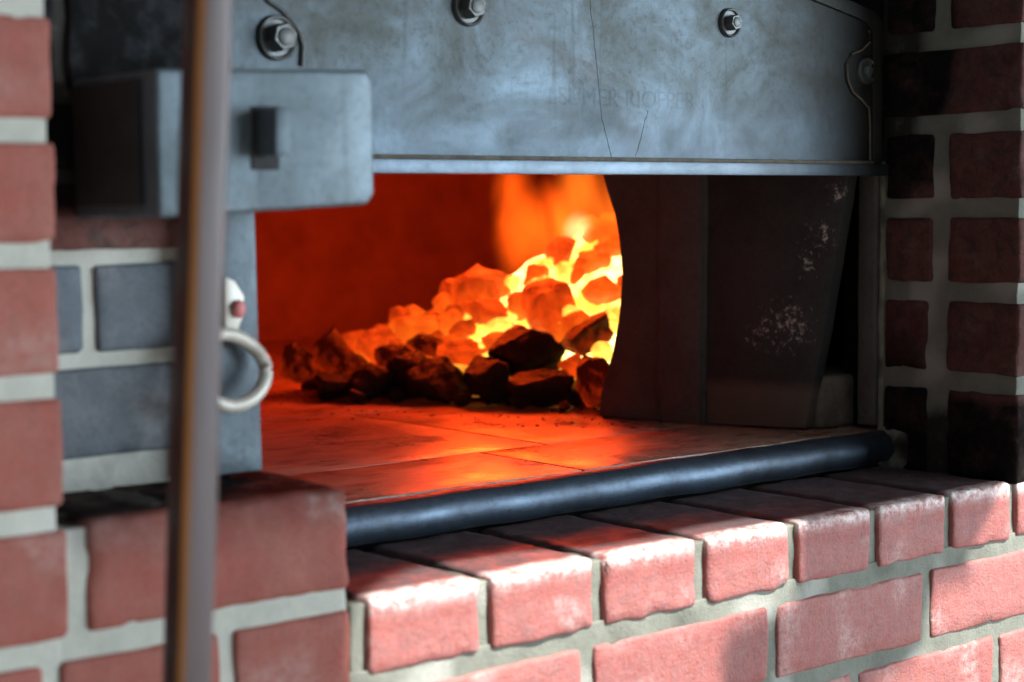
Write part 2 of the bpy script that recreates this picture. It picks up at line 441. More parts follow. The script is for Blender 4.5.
# crumbled mortar fillet at the foot of the reveal
s.rbox((XR-.003, .112, SILL-.002), (XR+.02, .147, -.205), .006, .0025, .0035, 2, lambda p: (.6*sm(noise.noise(p*50), -.2, .3)+.3, 0), 0, 110)
rt = s.build('wall_right', [M_BRICKD, M_MORTG, M_MORTY]); struct(rt, 'smoke-stained dark red brick reveal right of the oven mouth', 'brick wall')

# ---- oven chamber shell
def boxobj(name, lo, hi, m, label, cat, parent=None, r=.004, seg=.05, amp=.001):
    s = Soup(); s.rbox(lo, hi, r, seg, amp, 0, None, 0, 30); o = s.build(name, [m], parent)
    if label: struct(o, label, cat)
    return o
boxobj('wall_lintel', (.41, .150, .034), (1.62, .30, .40), M_BLACKWALL, 'black masonry behind the steel hood plate above the oven mouth', 'wall')
boxobj('wall_chamber_back', (.3, 1.50, -.26), (3.3, 1.6, .45), M_OVENBRICK, 'dark red-lit back wall inside the oven', 'oven wall')
boxobj('wall_chamber_bend', (2.02, 1.38, -.215), (3.3, 1.502, .45), M_OVENBRICK, 'red-lit wall section inside the oven standing forward behind the fire', 'oven wall')
boxobj('wall_chamber_left', (.28, .16, -.26), (.45, 1.6, .45), M_OVENBRICK, 'left wall inside the oven chamber', 'oven wall')
boxobj('wall_chamber_right', (3.0, .17, -.26), (3.2, 1.6, .45), M_OVENBRICK, 'right wall inside the oven chamber', 'oven wall')
boxobj('wall_chamber_front', (XR+.012, .172, -.24), (3.2, .20, .45), M_BLACKWALL, 'inner front wall of the oven chamber', 'oven wall')
boxobj('ceiling', (.3, .16, .36), (3.2, 1.6, .46), M_OVENBRICK, 'brick roof inside the oven chamber', 'ceiling')
boxobj('wall_firebox', (1.215, .335, -.215), (3.1, .375, .40), M_BLACKWALL, 'black masonry behind the iron castings that screens the fire', 'oven wall')
# hearth slabs with open joints
s = Soup()
ys = [(.156, .2865)] + [(.2885+.30*k, .2885+.30*k+.298) for k in range(4)] + [(1.4895, 1.5)]
for j, (y0, y1) in enumerate(ys):
    x = (.62 if j == 0 else (.395 if j % 2 else .25))
    x0 = .44
    xs = [.44] + [q for q in [x+.3*k for k in range(-1, 10)] if .46 < q < 3] + [3.05]
    for a, b_ in zip(xs[:-1], xs[1:]):
        s.rbox((a+.0015, y0, HE-.03), (b_-.0015, y1, HE+random.uniform(-.0003, .0003)), .0007, .04, .0005, 0, None, random.random(), 20)
s.rbox((.42, .158, HE-.05), (3.1, 1.55, HE-.009), .001, .3, 0, 1)
hearth = s.build('floor', [M_HEARTH, M_BLACKWALL]); struct(hearth, 'glowing orange-lit hearth slabs inside the oven', 'hearth')
boxobj('floor_kitchen', (-2.5, -3.5, FLOORZ-.05), (3.5, .0, FLOORZ), M_FLOOR, 'floor in front of the oven', 'floor')

# ================================================================ steel hood plate
DY = .130; ZB = .0225
plate = empty('steel_hood_plate', (.95, DY, ZB))
tag(plate, 'wide grey-blue riveted steel plate hanging across the top of the oven mouth', 'metal plate')
def P2(px, py, y=DY): return at(px, py, 1, y)
xr_ = 1.2560; xl = .565
outer = [(xl, ZB), (xr_, ZB), (xr_, .1575), (1.243, .166), (1.2253, .1702), (1.15, .186), (1.05, .200), (.95, .206), (.80, .206), (.70, .198), (.62, .184), (xl, .170)]
bm = prism([Vector((x, DY+.005, z)) for x, z in outer], Vector((0, .010, 0)))
rough_up(bm, .0002, 30, maxlen=.05)
bmobj('panel', bm, M_DOOR, plate, True, 30)
# raised rim: bottom flange, right flange and sloping shoulder
def strip(pts_out, pts_in, y0, y1, name, m, parent, bw=.0008):
    bm = bmesh.new(); n = len(pts_out)
    vo = [[bm.verts.new((p[0], y, p[1])) for p in pts_out] for y in (y0, y1)]
    vi = [[bm.verts.new((p[0], y, p[1])) for p in pts_in] for y in (y0, y1)]
    for i in range(n-1):
        bm.faces.new((vo[0][i], vo[0][i+1], vi[0][i+1], vi[0][i])); bm.faces.new((vo[1][i], vi[1][i], vi[1][i+1], vo[1][i+1]))
        bm.faces.new((vo[0][i], vo[1][i], vo[1][i+1], vo[0][i+1])); bm.faces.new((vi[0][i], vi[0][i+1], vi[1][i+1], vi[1][i]))
    for i in (0, n-1): bm.faces.new((vo[0][i], vi[0][i], vi[1][i], vo[1][i]))
    bmesh.ops.recalc_face_normals(bm, faces=bm.faces[:]); bevel(bm, bw, 2)
    return bmobj(name, bm, m, parent)
strip([(xl, ZB-.0008), (xr_+.0008, ZB-.0008)], [(xl, ZB+.0095), (xr_+.0008, ZB+.0095)], DY-.006, DY+.006, 'bottom_flange', M_RIM, plate, .0012)
strip([(xl, ZB+.0088), (xr_-.013, ZB+.0088)], [(xl, ZB+.0125), (xr_-.013, ZB+.0125)], DY-.001, DY+.006, 'weld_bead', M_RUST, plate, .0012)
ro = [(xr_, ZB+.009), (xr_, .1575), (1.243, .166), (1.2253, .1702), (1.15, .186), (1.05, .200), (.95, .206)]
ri = [(xr_-.0125, ZB+.009), (xr_-.0125, .148), (1.233, .156), (1.218, .1595), (1.146, .174), (1.048, .188), (.95, .194)]
strip(ro, ri, DY+.0015, DY+.006, 'edge_band', M_DOOR, plate)
# long crack-like score marks in the plate
for (a, b_) in (((590, 0), (602, 120)), ((602, 120), (612, 158)), ((648, 110), (636, 156))):
    p, q = P2(*a, DY+.005), P2(*b_, DY+.005)
    pts = [p.lerp(q, t/8)+Vector((noise.noise(Vector((t*1.3, a[0], 0)))*.0012, 0, 0)) for t in range(9)]
    bmobj('score_line', tube(pts, .00022, 6), M_STAMP, plate)
# bolts: washer ring, dished recess, hex head
def bolt(px, py, r, head_r, hl, lab):
    c = P2(px, py, DY+.005)
    e = empty('bolt', c); e.parent = plate; e.matrix_parent_inverse = Matrix.Translation(-plate.location)
    e['label'] = lab
    def lathe(prof, seg, name, mm, ph=0, wob=0):
        bm = bmesh.new(); rings = []
        for (rr, y) in prof:
            rings.append([bm.verts.new((c.x+math.cos(k*2*math.pi/seg+ph)*rr, c.y+y, c.z+math.sin(k*2*math.pi/seg+ph)*rr)) for k in range(seg)])
        for A_, B_ in zip(rings[:-1], rings[1:]):
            for k in range(seg): bm.faces.new((A_[k], A_[(k+1) % seg], B_[(k+1) % seg], B_[k]))
        bm.faces.new(rings[0]); bm.faces.new(rings[-1][::-1])
        if wob: rough_up(bm, wob, 160)
        bmesh.ops.recalc_face_normals(bm, faces=bm.faces[:])
        me = bpy.data.meshes.new(name); bm.to_mesh(me); bm.free()
        o = link(name, me, mm); o.parent = e; o.matrix_parent_inverse = Matrix.Translation(-c); sharp(o, 40); return o
    lathe([(r, .001), (r, -.0022), (r*.94, -.0034), (r*.86, -.0030), (r*.80, -.0012), (r*.3, -.0010)], 36, 'washer', M_BOLT)
    lathe([(head_r, 0), (head_r, -hl*.8), (head_r*.88, -hl)], 6, 'hex_head', M_BOLT, .3)
    lathe([(head_r*.62, -hl*.9), (head_r*.6, -hl*1.08), (head_r*.4, -hl*1.14)], 16, 'shank_end', M_BOLT)
    return e
bolt(276, 38, .0150, .0098, .0125, 'large blurred bolt above the latch block')
bolt(468, 7, .0140, .0090, .011, 'bolt cut by the top of the picture')
bolt(729, 23, .0118, .0066, .009, 'clean steel bolt in a bright ring washer')
bolt(865, 71, .0115, .0060, .005, 'crusted bolt on the right edge band')
# bent wire-like seam round the first bolt and the crusted swirl at the last
pts = [P2(x, y, DY+.004) for x, y in [(262, -8), (270, 2), (281, 9), (291, 20), (299, 32), (303, 46), (302, 66)]]
bmobj('weld_bead', tube(pts, .0016, 8), M_BOLT, plate)
pts = [P2(x, y, DY+.003) for x, y in [(869, 30), (870, 42), (862, 50), (852, 54), (847, 64), (848, 80), (853, 92), (862, 100), (869, 108), (870, 128), (870, 160)]]
bmobj('weld_bead', tube(pts, .0010, 8), M_RUST, plate)
# faint stamped maker's line
fc = bpy.data.curves.new('stamped_lettering', 'FONT'); fc.body = "LSUMER RIOFPER"; fc.size = .0215; fc.extrude = .0; fc.space_character = 1.02
fo = bpy.data.objects.new('stamped_lettering', fc)
dg = bpy.context.evaluated_depsgraph_get(); COL.objects.link(fo); dg.update()
me = bpy.data.meshes.new_from_object(fo.evaluated_get(dg)); COL.objects.unlink(fo); bpy.data.objects.remove(fo)
p0 = P2(548, 104, DY+.0049); p1 = P2(694, 103, DY+.0049)
w = max(v_.co.x for v_ in me.vertices)-min(v_.co.x for v_ in me.vertices); sx = (p1.x-p0.x)/w
for v_ in me.vertices:
    x, y, z = v_.co; v_.co = Vector((p0.x+x*sx, p0.y-z, p0.z+y*.9))
o = link('stamped_lettering', me, M_STAMP, plate, False); o['label'] = 'faint worn lettering stamped across the plate'

# ================================================================ latch block
latch = empty('latch_block', (.54, .03, 0))
tag(latch, 'thick pale blue-grey iron block with a staple bolted before the steel plate', 'iron block')
c4 = [Vector((.4640, -.010, -.0060)), Vector((.6020, -.010, .0002)), Vector((.6072, -.010, .0062)), Vector((.6072, -.010, .0735)), Vector((.6025, -.010, .0793)), Vector((.4640, -.010, .0745))]
bm = prism(c4, Vector((0, .101, 0))); bevel(bm, .0028, 3); rough_up(bm, .0004, 60, maxlen=.015)
bmobj('body', bm, M_LATCH, latch, True, 40)
# staple: a tab that stands out from the face, a dark plate paints the shade on its left
bm = prism([Vector((x, -.030, z)) for x, z in [(q.x, q.z) for q in (at(276, 156, 1, -.03), at(291, 155, 1, -.03), at(291, 107, 1, -.03), at(276, 108, 1, -.03))]], Vector((0, .024, 0))); bevel(bm, .0018, 2)
bmobj('staple', bm, M_LATCH, latch)
bm = prism([Vector((x, -.0110, z)) for x, z in [(q.x, q.z) for q in (at(252, 170, 1, -.011), at(280, 170, 1, -.011), at(280, 106, 1, -.011), at(252, 106, 1, -.011))]], Vector((0, .003, 0))); bevel(bm, .001, 2)
o = bmobj('staple_shade', bm, M_SLAB, latch); o['label'] = 'dark plate standing in for the shade left of the staple'

bm = prism([Vector((.4635, .006, .001)), Vector((.4635, .085, .001)), Vector((.4635, .085, .070)), Vector((.4635, .006, .070))], Vector((-.0025, 0, 0))); bevel(bm, .001, 2)
o = bmobj('side_plate', bm, M_SLAB, latch); o['label'] = 'black side plate of the block, soot and shade painted in'  # its black holds soot and the painted shade of the left side
# ================================================================ left iron jamb with its ring
bm = prism([Vector((.535, .078, -.1655)), Vector((.5800, .078, -.1655)), Vector((.5775, .078, .03)), Vector((.535, .078, .03))], Vector((0, .014, 0)))
bevel(bm, .0014, 2); rough_up(bm, .0003, 50, maxlen=.02)
j = bmobj('iron_door_jamb', bm, M_JAMB); tag(j, 'upright blue-grey iron strip at the left edge of the oven mouth', 'iron strip')
ring = empty('ring_handle', (.562, .068, -.10))
tag(ring, 'pale bent ring handle hanging on the left iron strip', 'handle')
pts = []
prof = [(214, 336), (226, 334), (240, 338), (254, 348), (263, 360), (266, 372), (263, 385), (255, 396), (244, 403), (230, 406), (216, 402), (208, 390), (205, 370), (207, 348)]
for x, y in prof:
    pts.append(at(x, y, 1, .064+.006*math.cos((y-334)/72*math.pi)))
fine = []
n = len(pts)
for i in range(n):
    a, b_, c_, d_ = pts[i-1], pts[i], pts[(i+1) % n], pts[(i+2) % n]
    for t in (0, .33, .66):
        fine.append(.5*((2*b_)+(-a+c_)*t+(2*a-5*b_+4*c_-d_)*t*t+(-a+3*b_-3*c_+d_)*t*t*t))
bmobj('ring', tube(fine, .0044, 14, True), M_BRASS, ring, True, 0)
p = [at(x, y, 1, .078) for x, y in ((220, 338), (232, 336), (238, 318), (240, 296), (230, 280), (220, 276))]
bm = prism(p, Vector((0, -.006, 0))); bevel(bm, .0018, 2); bmobj('hanger_plate', bm, M_BRASS, ring)
c0 = at(239, 309, 1, .070)
bm = bmesh.new(); bmesh.ops.create_uvsphere(bm, u_segments=16, v_segments=10, radius=.0044, matrix=Matrix.Translation(c0) @ Matrix.Diagonal((1, .6, 1.3, 1)))
o = bmobj('rivet', bm, M_PINK, ring); o['label'] = 'pink dot on the hanger plate'

# ================================================================ pole
pt = lambda z: Vector((.4277+.0603*z, -.120, z))
bm = bmesh.new(); HW = .0097; cr = .0044; prof = []
for (cx_, cy_, a0) in ((HW-cr, HW-cr, 0), (-HW+cr, HW-cr, 90), (-HW+cr, -HW+cr, 180), (HW-cr, -HW+cr, 270)):
    for q in range(6): an = math.radians(a0+q*18); prof.append((cx_+cr*math.cos(an), cy_+cr*math.sin(an)))
rings = []
for t in range(121):
    c0 = pt(FLOORZ+.001+(.62-FLOORZ)*t/120); k_ = 1+.02*math.sin(t*.35)
    rings.append([bm.verts.new(c0+Vector((x*k_, y*k_, 0))+noise.noise_vector(Vector((x*90, y*90, t*.25)))*.00035) for x, y in prof])
for A_, B_ in zip(rings[:-1], rings[1:]):
    for k in range(24): bm.faces.new((A_[k], A_[(k+1) % 24], B_[(k+1) % 24], B_[k]))
bm.faces.new(rings[0][::-1]); bm.faces.new(rings[-1])
bmesh.ops.recalc_face_normals(bm, faces=bm.faces[:])
me = bpy.data.meshes.new('wooden_pole'); bm.to_mesh(me); bm.free()
ca = me.color_attributes.new('wear_light', 'FLOAT_COLOR', 'POINT')
for i_, v_ in enumerate(me.vertices):
    c0 = pt(v_.co.z); dx, dy = v_.co.x-c0.x, v_.co.y-c0.y
    k_ = i_ % 24; edge = {12: .2, 13: .9, 14: 1., 15: .8, 16: .3}.get(k_, 0.); side = 1.0 if 6 <= k_ <= 12 else (.25 if k_ == 13 else 0.)  # shade of the left face painted near-black; corner tinted orange
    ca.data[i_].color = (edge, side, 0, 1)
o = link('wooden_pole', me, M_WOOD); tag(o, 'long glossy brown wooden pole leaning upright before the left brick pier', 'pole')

# ================================================================ bar at the hearth edge
bm = tube([Vector((XB-.02+(XR+.004-XB+.02)*t/50, .1425+.0006*math.sin(t*.5), -.2228+.0004*math.sin(t*.9))) for t in range(51)], .0150, 28)
rough_up(bm, .0004, 60)
o = bmobj('round_iron_bar', bm, M_BAR); tag(o, 'long round dark iron bar lying along the front edge of the hearth', 'iron bar')
# mortar bed beneath bar is part of the sill; narrow steel angle on the right reveal
bm = prism([Vector((XR-.0035, .1500, -.2040)), Vector((XR-.0035, .1685, -.2040)), Vector((XR-.0035, .1685, .030)), Vector((XR-.0035, .1500, .030))], Vector((.010, 0, 0)))
bevel(bm, .001, 2); rough_up(bm, .0005, 70, maxlen=.012)
o = bmobj('iron_door_jamb', bm, M_CAST); tag(o, 'narrow rusty iron strip up the right edge of the oven mouth', 'iron strip')

# ================================================================ castings inside the mouth, right
A0 = Vector((1.160, .391, HE)); B0 = Vector((1.189, .288, HE)); C0 = Vector((1.217, .191, HE))
nA = (B0-A0).cross(Vector((0,0,1))).normalized()
nB = (C0-B0).cross(Vector((0,0,1))).normalized()
away = Vector((1, .25, 0)).normalized()
out = [(598, 416), (600, 392), (606, 372), (612, 352), (617, 325), (620, 300), (621, 272), (619, 244), (614, 215), (607, 192), (600, 168), (604, 150), (706, 150), (704, 428)]
pts = [atp(x, y, A0, nA) for x, y in out]
for p in pts: p.z = max(p.z, HE+.0003)
bm = prism(pts, away*.045)
bevel(bm, .003, 2); rough_up(bm, .0007, 40, maxlen=.02)
baf = bmobj('curved_iron_baffle', bm, M_CAST); tag(baf, 'sooty iron baffle with a curved edge standing beside the fire', 'iron baffle')
pts = [atp(x, y, A0, nA)-away*.004 for x, y in ((660, 152), (703, 152), (701, 424), (664, 424), (660, 380))]
for p in pts: p.z = max(p.z, HE+.0006)
bm = prism(pts, away*.006); bevel(bm, .0015, 2); rough_up(bm, .0006, 50, maxlen=.02)
o = bmobj('raised_strip', bm, M_CAST, None); o.parent = baf
pts = [atp(x, y, B0, nB)+away*.004 for x, y in ((703, 150), (850, 150), (843, 200), (833, 260), (822, 330), (812, 380), (803, 429), (704, 427))]
for p in pts: p.z = max(p.z, HE+.0003)
bm = prism(pts, away*.02); bevel(bm, .0025, 2); rough_up(bm, .0006, 45, maxlen=.02)
def slabsoot(nt, v, c):
    n_ = noise_tex(nt, v, 170, 6, .8)
    k = noise_tex(nt, v, 14, 3, .5)
    f = None
    for pt_, rad in (((785, 325), .055), ((757, 335), .035), ((836, 190), .028), ((822, 235), .032), ((805, 262), .03)):
        c_ = atp(*pt_, B0, nB); vd = N(nt, 'ShaderNodeVectorMath', operation='DISTANCE'); L(nt, v, vd.inputs[0]); vd.inputs[1].default_value = c_
        mr = N(nt, 'ShaderNodeMapRange', interpolation_type='SMOOTHSTEP'); mr.inputs[1].default_value = rad; mr.inputs[2].default_value = 0; L(nt, vd.outputs['Value'], mr.inputs[0])
        f = mr.outputs[0] if f is None else math_(nt, 'MAXIMUM', f, mr.outputs[0])
    f = ramp(nt, math_(nt, 'ADD', n_, math_(nt, 'MULTIPLY', math_(nt, 'SUBTRACT', f, 1), .20)), [(.50, 0), (.60, 1)])
    sp = N(nt, 'ShaderNodeSeparateXYZ'); L(nt, v, sp.inputs[0])
    g = N(nt, 'ShaderNodeMapRange'); g.inputs[1].default_value = -.158; g.inputs[2].default_value = -.170; g.inputs[4].default_value = .6
    L(nt, math_(nt, 'ADD', sp.outputs[2], math_(nt, 'MULTIPLY', k, .01)), g.inputs[0])
    c = mix(nt, g.outputs[0], c, (.20,.16,.12))
    return mix(nt, f, c, (.62,.60,.56))
M_PANEL = steel_mat('flaking_black_iron', (.034,.036,.038), (.050,.052,.055), (.045,.040,.035), rough=.7, metal=.1, scratch=False, dark=slabsoot, bs=.6)
o = bmobj('leaning_iron_slab', bm, M_PANEL); tag(o, 'black flaking iron slab with a slanted right edge inside the oven mouth', 'iron slab')
s = Soup()
s.rbox((1.238, .186, HE+.0005), (1.34, .30, -.1600), .005, .008, .0013, 0, None, 0, 60)
o = s.build('ash_covered_brick', [M_FIREBRICK]); tag(o, 'low ash-grey firebrick between the slanted slab and the right jamb', 'firebrick')

# ================================================================ fire
BP = Vector((1.168, .452, HE)); bd = Vector((-.47, .88, 0)).normalized(); hn = Vector((.88, .47, 0)).normalized()
AL = math.radians(36)
PN = (hn*(-math.sin(AL)) + Vector((0,0,1))*math.cos(AL)).normalized()
def heap(px, py, push=0., r=0.):
    d = ray(px, py); t = (BP-CAM).dot(PN)/d.dot(PN)
    p = CAM+d*t
    if p.z < HE+r or t < 0:
        t = (HE+r-CAM.z)/d.z; p = CAM+d*t
    return p + d.normalized()*push, t

# ember bed under the lumps
m, nt, b = mat('incandescent_ember_bed'); v = coords(nt)
tot = None
for c, rad, wgt in [(heap(598, 318)[0], .10, 1.0), (heap(535, 255)[0], .16, .85), (heap(500, 330)[0], .10, .8), (heap(450, 335)[0], .045, .6), (heap(610, 250)[0], .15, .8)]:
    vd = N(nt, 'ShaderNodeVectorMath', operation='DISTANCE'); L(nt, v, vd.inputs[0]); vd.inputs[1].default_value = c
    mr = N(nt, 'ShaderNodeMapRange', interpolation_type='SMOOTHSTEP'); mr.inputs[1].default_value = rad*1.5; mr.inputs[2].default_value = rad*.2; mr.inputs[4].default_value = wgt
    L(nt, vd.outputs['Value'], mr.inputs[0])
    tot = mr.outputs[0] if tot is None else math_(nt, 'MAXIMUM', tot, mr.outputs[0])
heat = math_(nt, 'ADD', tot, math_(nt, 'MULTIPLY', math_(nt, 'SUBTRACT', noise_tex(nt, v, 30, 4, .6), .5), .9))
L(nt, ramp(nt, heat, [(.0, (.12,.004,.0005)), (.25, (.75,.05,.003)), (.5, (1.0,.20,.012)), (.72, (1.0,.55,.05)), (1.0, (1.0,.85,.35))]), b.inputs['Emission Color'])
L(nt, ramp(nt, heat, [(.0, .3), (.4, .5), (.7, .8), (1.0, 1.0)]), b.inputs['Emission Strength'])
spz = N(nt, 'ShaderNodeSeparateXYZ'); L(nt, v, spz.inputs[0]); mz = N(nt, 'ShaderNodeMapRange', interpolation_type='SMOOTHSTEP'); mz.inputs[1].default_value = HE+.012; mz.inputs[2].default_value = HE+.05; L(nt, spz.outputs[2], mz.inputs[0])
es = math_(nt, 'MULTIPLY', ramp(nt, heat, [(0, .08), (.5, .35), (.8, .8), (1, 1)]), 4.2)
L(nt, math_(nt, 'MULTIPLY', es, mz.outputs[0]), b.inputs['Emission Strength'])
b.inputs['Base Color'].default_value = (.05,.03,.02,1); b.inputs['Roughness'].default_value = .9
M_BED = m
sil = [(250, 385), (283, 368), (310, 352), (345, 352), (370, 338), (400, 318), (430, 308), (455, 290), (490, 282), (520, 268), (550, 248), (580, 232), (605, 222), (640, 212), (680, 205)]
def interp(tab, x):
    for (x0, y0), (x1, y1) in zip(tab[:-1], tab[1:]):
        if x0 <= x <= x1: return y0+(y1-y0)*(x-x0)/(x1-x0)
    return tab[0][1] if x < tab[0][0] else tab[-1][1]
bm = bmesh.new(); nx, ny = 60, 26; G = []
for i in range(nx+1):
    px = 300+(650-300)*i/nx; top = interp(sil, px)+2; bot = interp([(300, 388), (400, 392), (600, 398), (650, 400)], px)
    colv = []
    for k in range(ny+1):
        p, t = heap(px, top+(bot-top)*k/ny, .042, .004)
        p += noise.noise_vector(p*28)*.012
        p.z = max(p.z, HE+.002)
        colv.append(bm.verts.new(p))
    G.append(colv)
for i in range(nx):
    for k in range(ny): bm.faces.new((G[i][k], G[i][k+1], G[i+1][k+1], G[i+1][k]))
bot_ring = [G[i][0] for i in range(nx+1)] + [G[nx][k] for k in range(1, ny+1)] + [G[i][ny] for i in range(nx-1, -1, -1)] + [G[0][k] for k in range(ny-1, 0, -1)]
low = [bm.verts.new(Vector((v_.co.x, v_.co.y, HE+.0008))+hn*(.05)) for v_ in bot_ring]
for i in range(len(bot_ring)):
    q = (i+1) % len(bot_ring)
    bm.faces.new((bot_ring[i], bot_ring[q], low[q], low[i]))
o = bmobj('ember_bed', bm, M_BED, None, True, 0); tag(o, 'white and yellow glowing ember bed under the heaped coals', 'embers', kind='stuff')

def lump(name, c, rx, ry, rz, m, seed, sub=3, cuts=9, rot=None):
    rnd = random.Random(seed); bm = bmesh.new(); bmesh.ops.create_icosphere(bm, subdivisions=sub, radius=1)
    pl = []
    for _ in range(cuts):
        d = Vector((rnd.gauss(0, 1), rnd.gauss(0, 1), rnd.gauss(0, 1))).normalized(); pl.append((d, rnd.uniform(.50, .80)))
    off = Vector((seed*1.7 % 50, seed*.77 % 50, 0))
    rm = rot or Matrix.Rotation(rnd.uniform(-.5, .5), 4, 'Z') @ Matrix.Rotation(rnd.uniform(-.45, .45), 4, 'X') @ Matrix.Rotation(rnd.uniform(-.5, .5), 4, 'Y')
    for v_ in bm.verts:
        p = v_.co.copy()
        for d, h in pl:
            k = p.dot(d)-h
            if k > 0: p -= d*k*.93
        p *= 1.30
        p += noise.noise_vector(p*1.6+off)*.13 + noise.noise_vector(p*4.5+off)*.05 + noise.noise_vector(p*11+off)*.02
        v_.co = p
    lo_ = [min(v_.co[k] for v_ in bm.verts) for k in range(3)]; hi_ = [max(v_.co[k] for v_ in bm.verts) for k in range(3)]
    for v_ in bm.verts:
        q = [(v_.co[k]-(lo_[k]+hi_[k])/2)/((hi_[k]-lo_[k])/2)*(rx, ry, rz)[k] for k in range(3)]
        v_.co = rm @ Vector(q)
    me = bpy.data.meshes.new(name); bm.to_mesh(me); bm.free()
    o = link(name, me, m); sharp(o, 24); o.location = c
    zmin = min((v_.co.z for v_ in me.vertices))
    if c.z+zmin < HE: o.location.z += HE+.0003-(c.z+zmin)
    return o
front = [  # px, py, half width px, half height px, depth factor, material, label, tilt
 (300, 363, 21, 22, C_WARM, 'leftmost lump of coal, black below with a dull orange crown', 0),
 (333, 351, 22, 25, C_WARM, 'rounded orange-topped coal just right of the leftmost lump', .2),
 (338, 388, 25, 14, C_COLD, 'small flat black coal at the lower left foot of the heap', 0),
 (372, 384, 25, 19, C_COLD, 'dark crumbly coal second along the foot of the heap', 0),
 (408, 372, 24, 22, C_COLD, 'black coal behind the foot row, left of its widest lump', 0),
 (436, 380, 32, 24, C_COLD, 'widest black coal in the middle of the foot of the heap', 0),
 (487, 385, 27, 25, C_COLD, 'blocky dark coal left below the big tilted lump', .1),
 (541, 391, 35, 20, C_COLD, 'long low black coal under the big tilted lump', 0),
 (528, 354, 34, 32, C_COLD, 'big tilted cube of black coal at the front of the fire', .75),
 (594, 382, 20, 27, C_WARM, 'upright dark coal against the foot of the iron baffle', 0),
 (588, 338, 31, 18, C_WARM, 'long slanting half-burnt coal beside the baffle', -.65),
 (548, 305, 29, 28, C_RED, 'round red coal with a dark centre amid the yellow glow', 0),
 (578, 328, 21, 19, C_ORANGE, 'round orange coal right of the red coal with dark centre', 0),
 (602, 290, 22, 16, C_ORANGE, 'smooth orange coal halfway up beside the baffle edge', 0),
 (478, 287, 33, 22, C_RED, 'large orange-red slab of coal on the left crest of the fire', -.35),
 (489, 312, 30, 15, C_RED, 'flat red coal under the large slab on the crest', .25),
 (560, 252, 17, 17, C_RED, 'small round red coal near the top of the fire', 0),
 (590, 262, 18, 13, C_ORANGE, 'small orange coal below the flames at upper right', 0),
 (612, 245, 12, 12, C_ORANGE, 'small orange coal touching the curved baffle edge high up', 0),
 (517, 306, 12, 17, C_ORANGE, 'narrow upright coal left of the round red one', .3),
 (412, 330, 28, 16, C_ORANGE, 'smooth orange coal on the left slope of the heap', -.25),
 (375, 342, 24, 14, C_RED, 'flat red coal low on the left slope', -.3),
 (427, 345, 22, 11, C_WARM, 'dull coal in the middle of the left slope', .2),
 (462, 352, 26, 14, C_RED, 'red coal above the widest black lump', 0),
 (395, 356, 22, 13, C_WARM, 'dull ember above the crumbly foot coal', .1),
 (498, 345, 18, 14, C_ORANGE, 'orange coal left of the big tilted lump', 0),
 (352, 366, 17, 14, C_WARM, 'dull small coal between the left pair and the foot row', 0),
 (536, 275, 14, 12, C_ORANGE, 'small orange coal above the round red one', 0),
 (444, 322, 18, 11, C_ORANGE, 'small glowing coal beside a yellow gap on the left slope', -.2),
 (572, 366, 15, 13, C_RED, 'small red coal in the gap right of the tilted lump', 0),
]
for k, (px, py, w_, h_, m_, lab, tilt) in enumerate(front):
    hm = (h_/F)*1.5
    c, t = heap(px, py, 0, hm*.8)
    sx = w_/F*t*1.0; sz = h_/F*t*1.0
    # local axes: x along the picture's right, y away, z up, tilted about the line of sight
    ax = Vector((RT.x, RT.y, 0)).normalized(); ay = Vector((-ax.y, ax.x, 0))
    R = Matrix((ax, ay, Vector((0,0,1)))).transposed().to_4x4() @ Matrix.Rotation(tilt, 4, 'Y')
    o = lump('coal', c, sx*.98, (sx+sz)*.5, sz*.98, m_, 100+k*7, 4, 13, R)
    tag(o, lab, 'coal', 'coals heaped in the oven')
# the smaller lumps between and behind them
rnd = random.Random(11)
kinds = {'r': (C_RED, 'small dull red coal wedged among the larger coals on the left slope'), 'o': (C_ORANGE, 'small orange coal wedged among the larger coals of the heap'), 'y': (C_YELLOW, 'small yellow-hot coal in the brightest core of the fire')}
cnt = 0
for gy in range(222, 392, 15):
    for gx in range(305, 640, 19):
        px = gx+rnd.uniform(-8, 8); py = gy+rnd.uniform(-7, 7)
        if py < interp(sil, px)-6 or px > 628: continue
        if any(abs(px-q[0]) < q[2]*.55 and abs(py-q[1]) < q[3]*.55 for q in front): continue
        hot = max(0, 1-math.hypot(px-598, py-315)/75), max(0, 1-math.hypot(px-530, py-250)/85), max(0, 1-math.hypot(px-500, py-330)/60)
        hv = max(hot)
        if hv > .3 and rnd.random() < .5: continue
        if py > 352 and px < 600: continue
        k = 'y' if hv > .45 else ('o' if (px > 470 or rnd.random() < .45) and py < 365 else 'r')
        r_ = rnd.uniform(8, 13)
        c, t = heap(px, py, .012, r_/F*1.4)
        o = lump('coal', c, r_/F*t*1.25, r_/F*t*1.1, r_/F*t*.95, kinds[k][0], 900+cnt, 3, 8)
        tag(o, kinds[k][1], 'coal', 'small coals, '+{'r': 'dull red', 'o': 'orange', 'y': 'yellow-hot'}[k]); cnt += 1
for k, (px, py, r_) in enumerate([(322, 397, 7), (352, 402, 8), (394, 400, 9), (458, 404, 8), (515, 407, 9), (574, 405, 10), (505, 402, 7), (560, 410, 6), (604, 408, 7)]):
    q = at(px, py, 2, HE+.004); t = (q-CAM).dot(FW)
    o = lump('coal', q+hn*.012, r_/F*t*1.3, r_/F*t, r_/F*t*.8, C_COLD, 700+k, 3, 10)
    tag(o, 'small black coal fallen at the foot of the heap on the hearth', 'coal', 'small black coals at the foot of the heap')
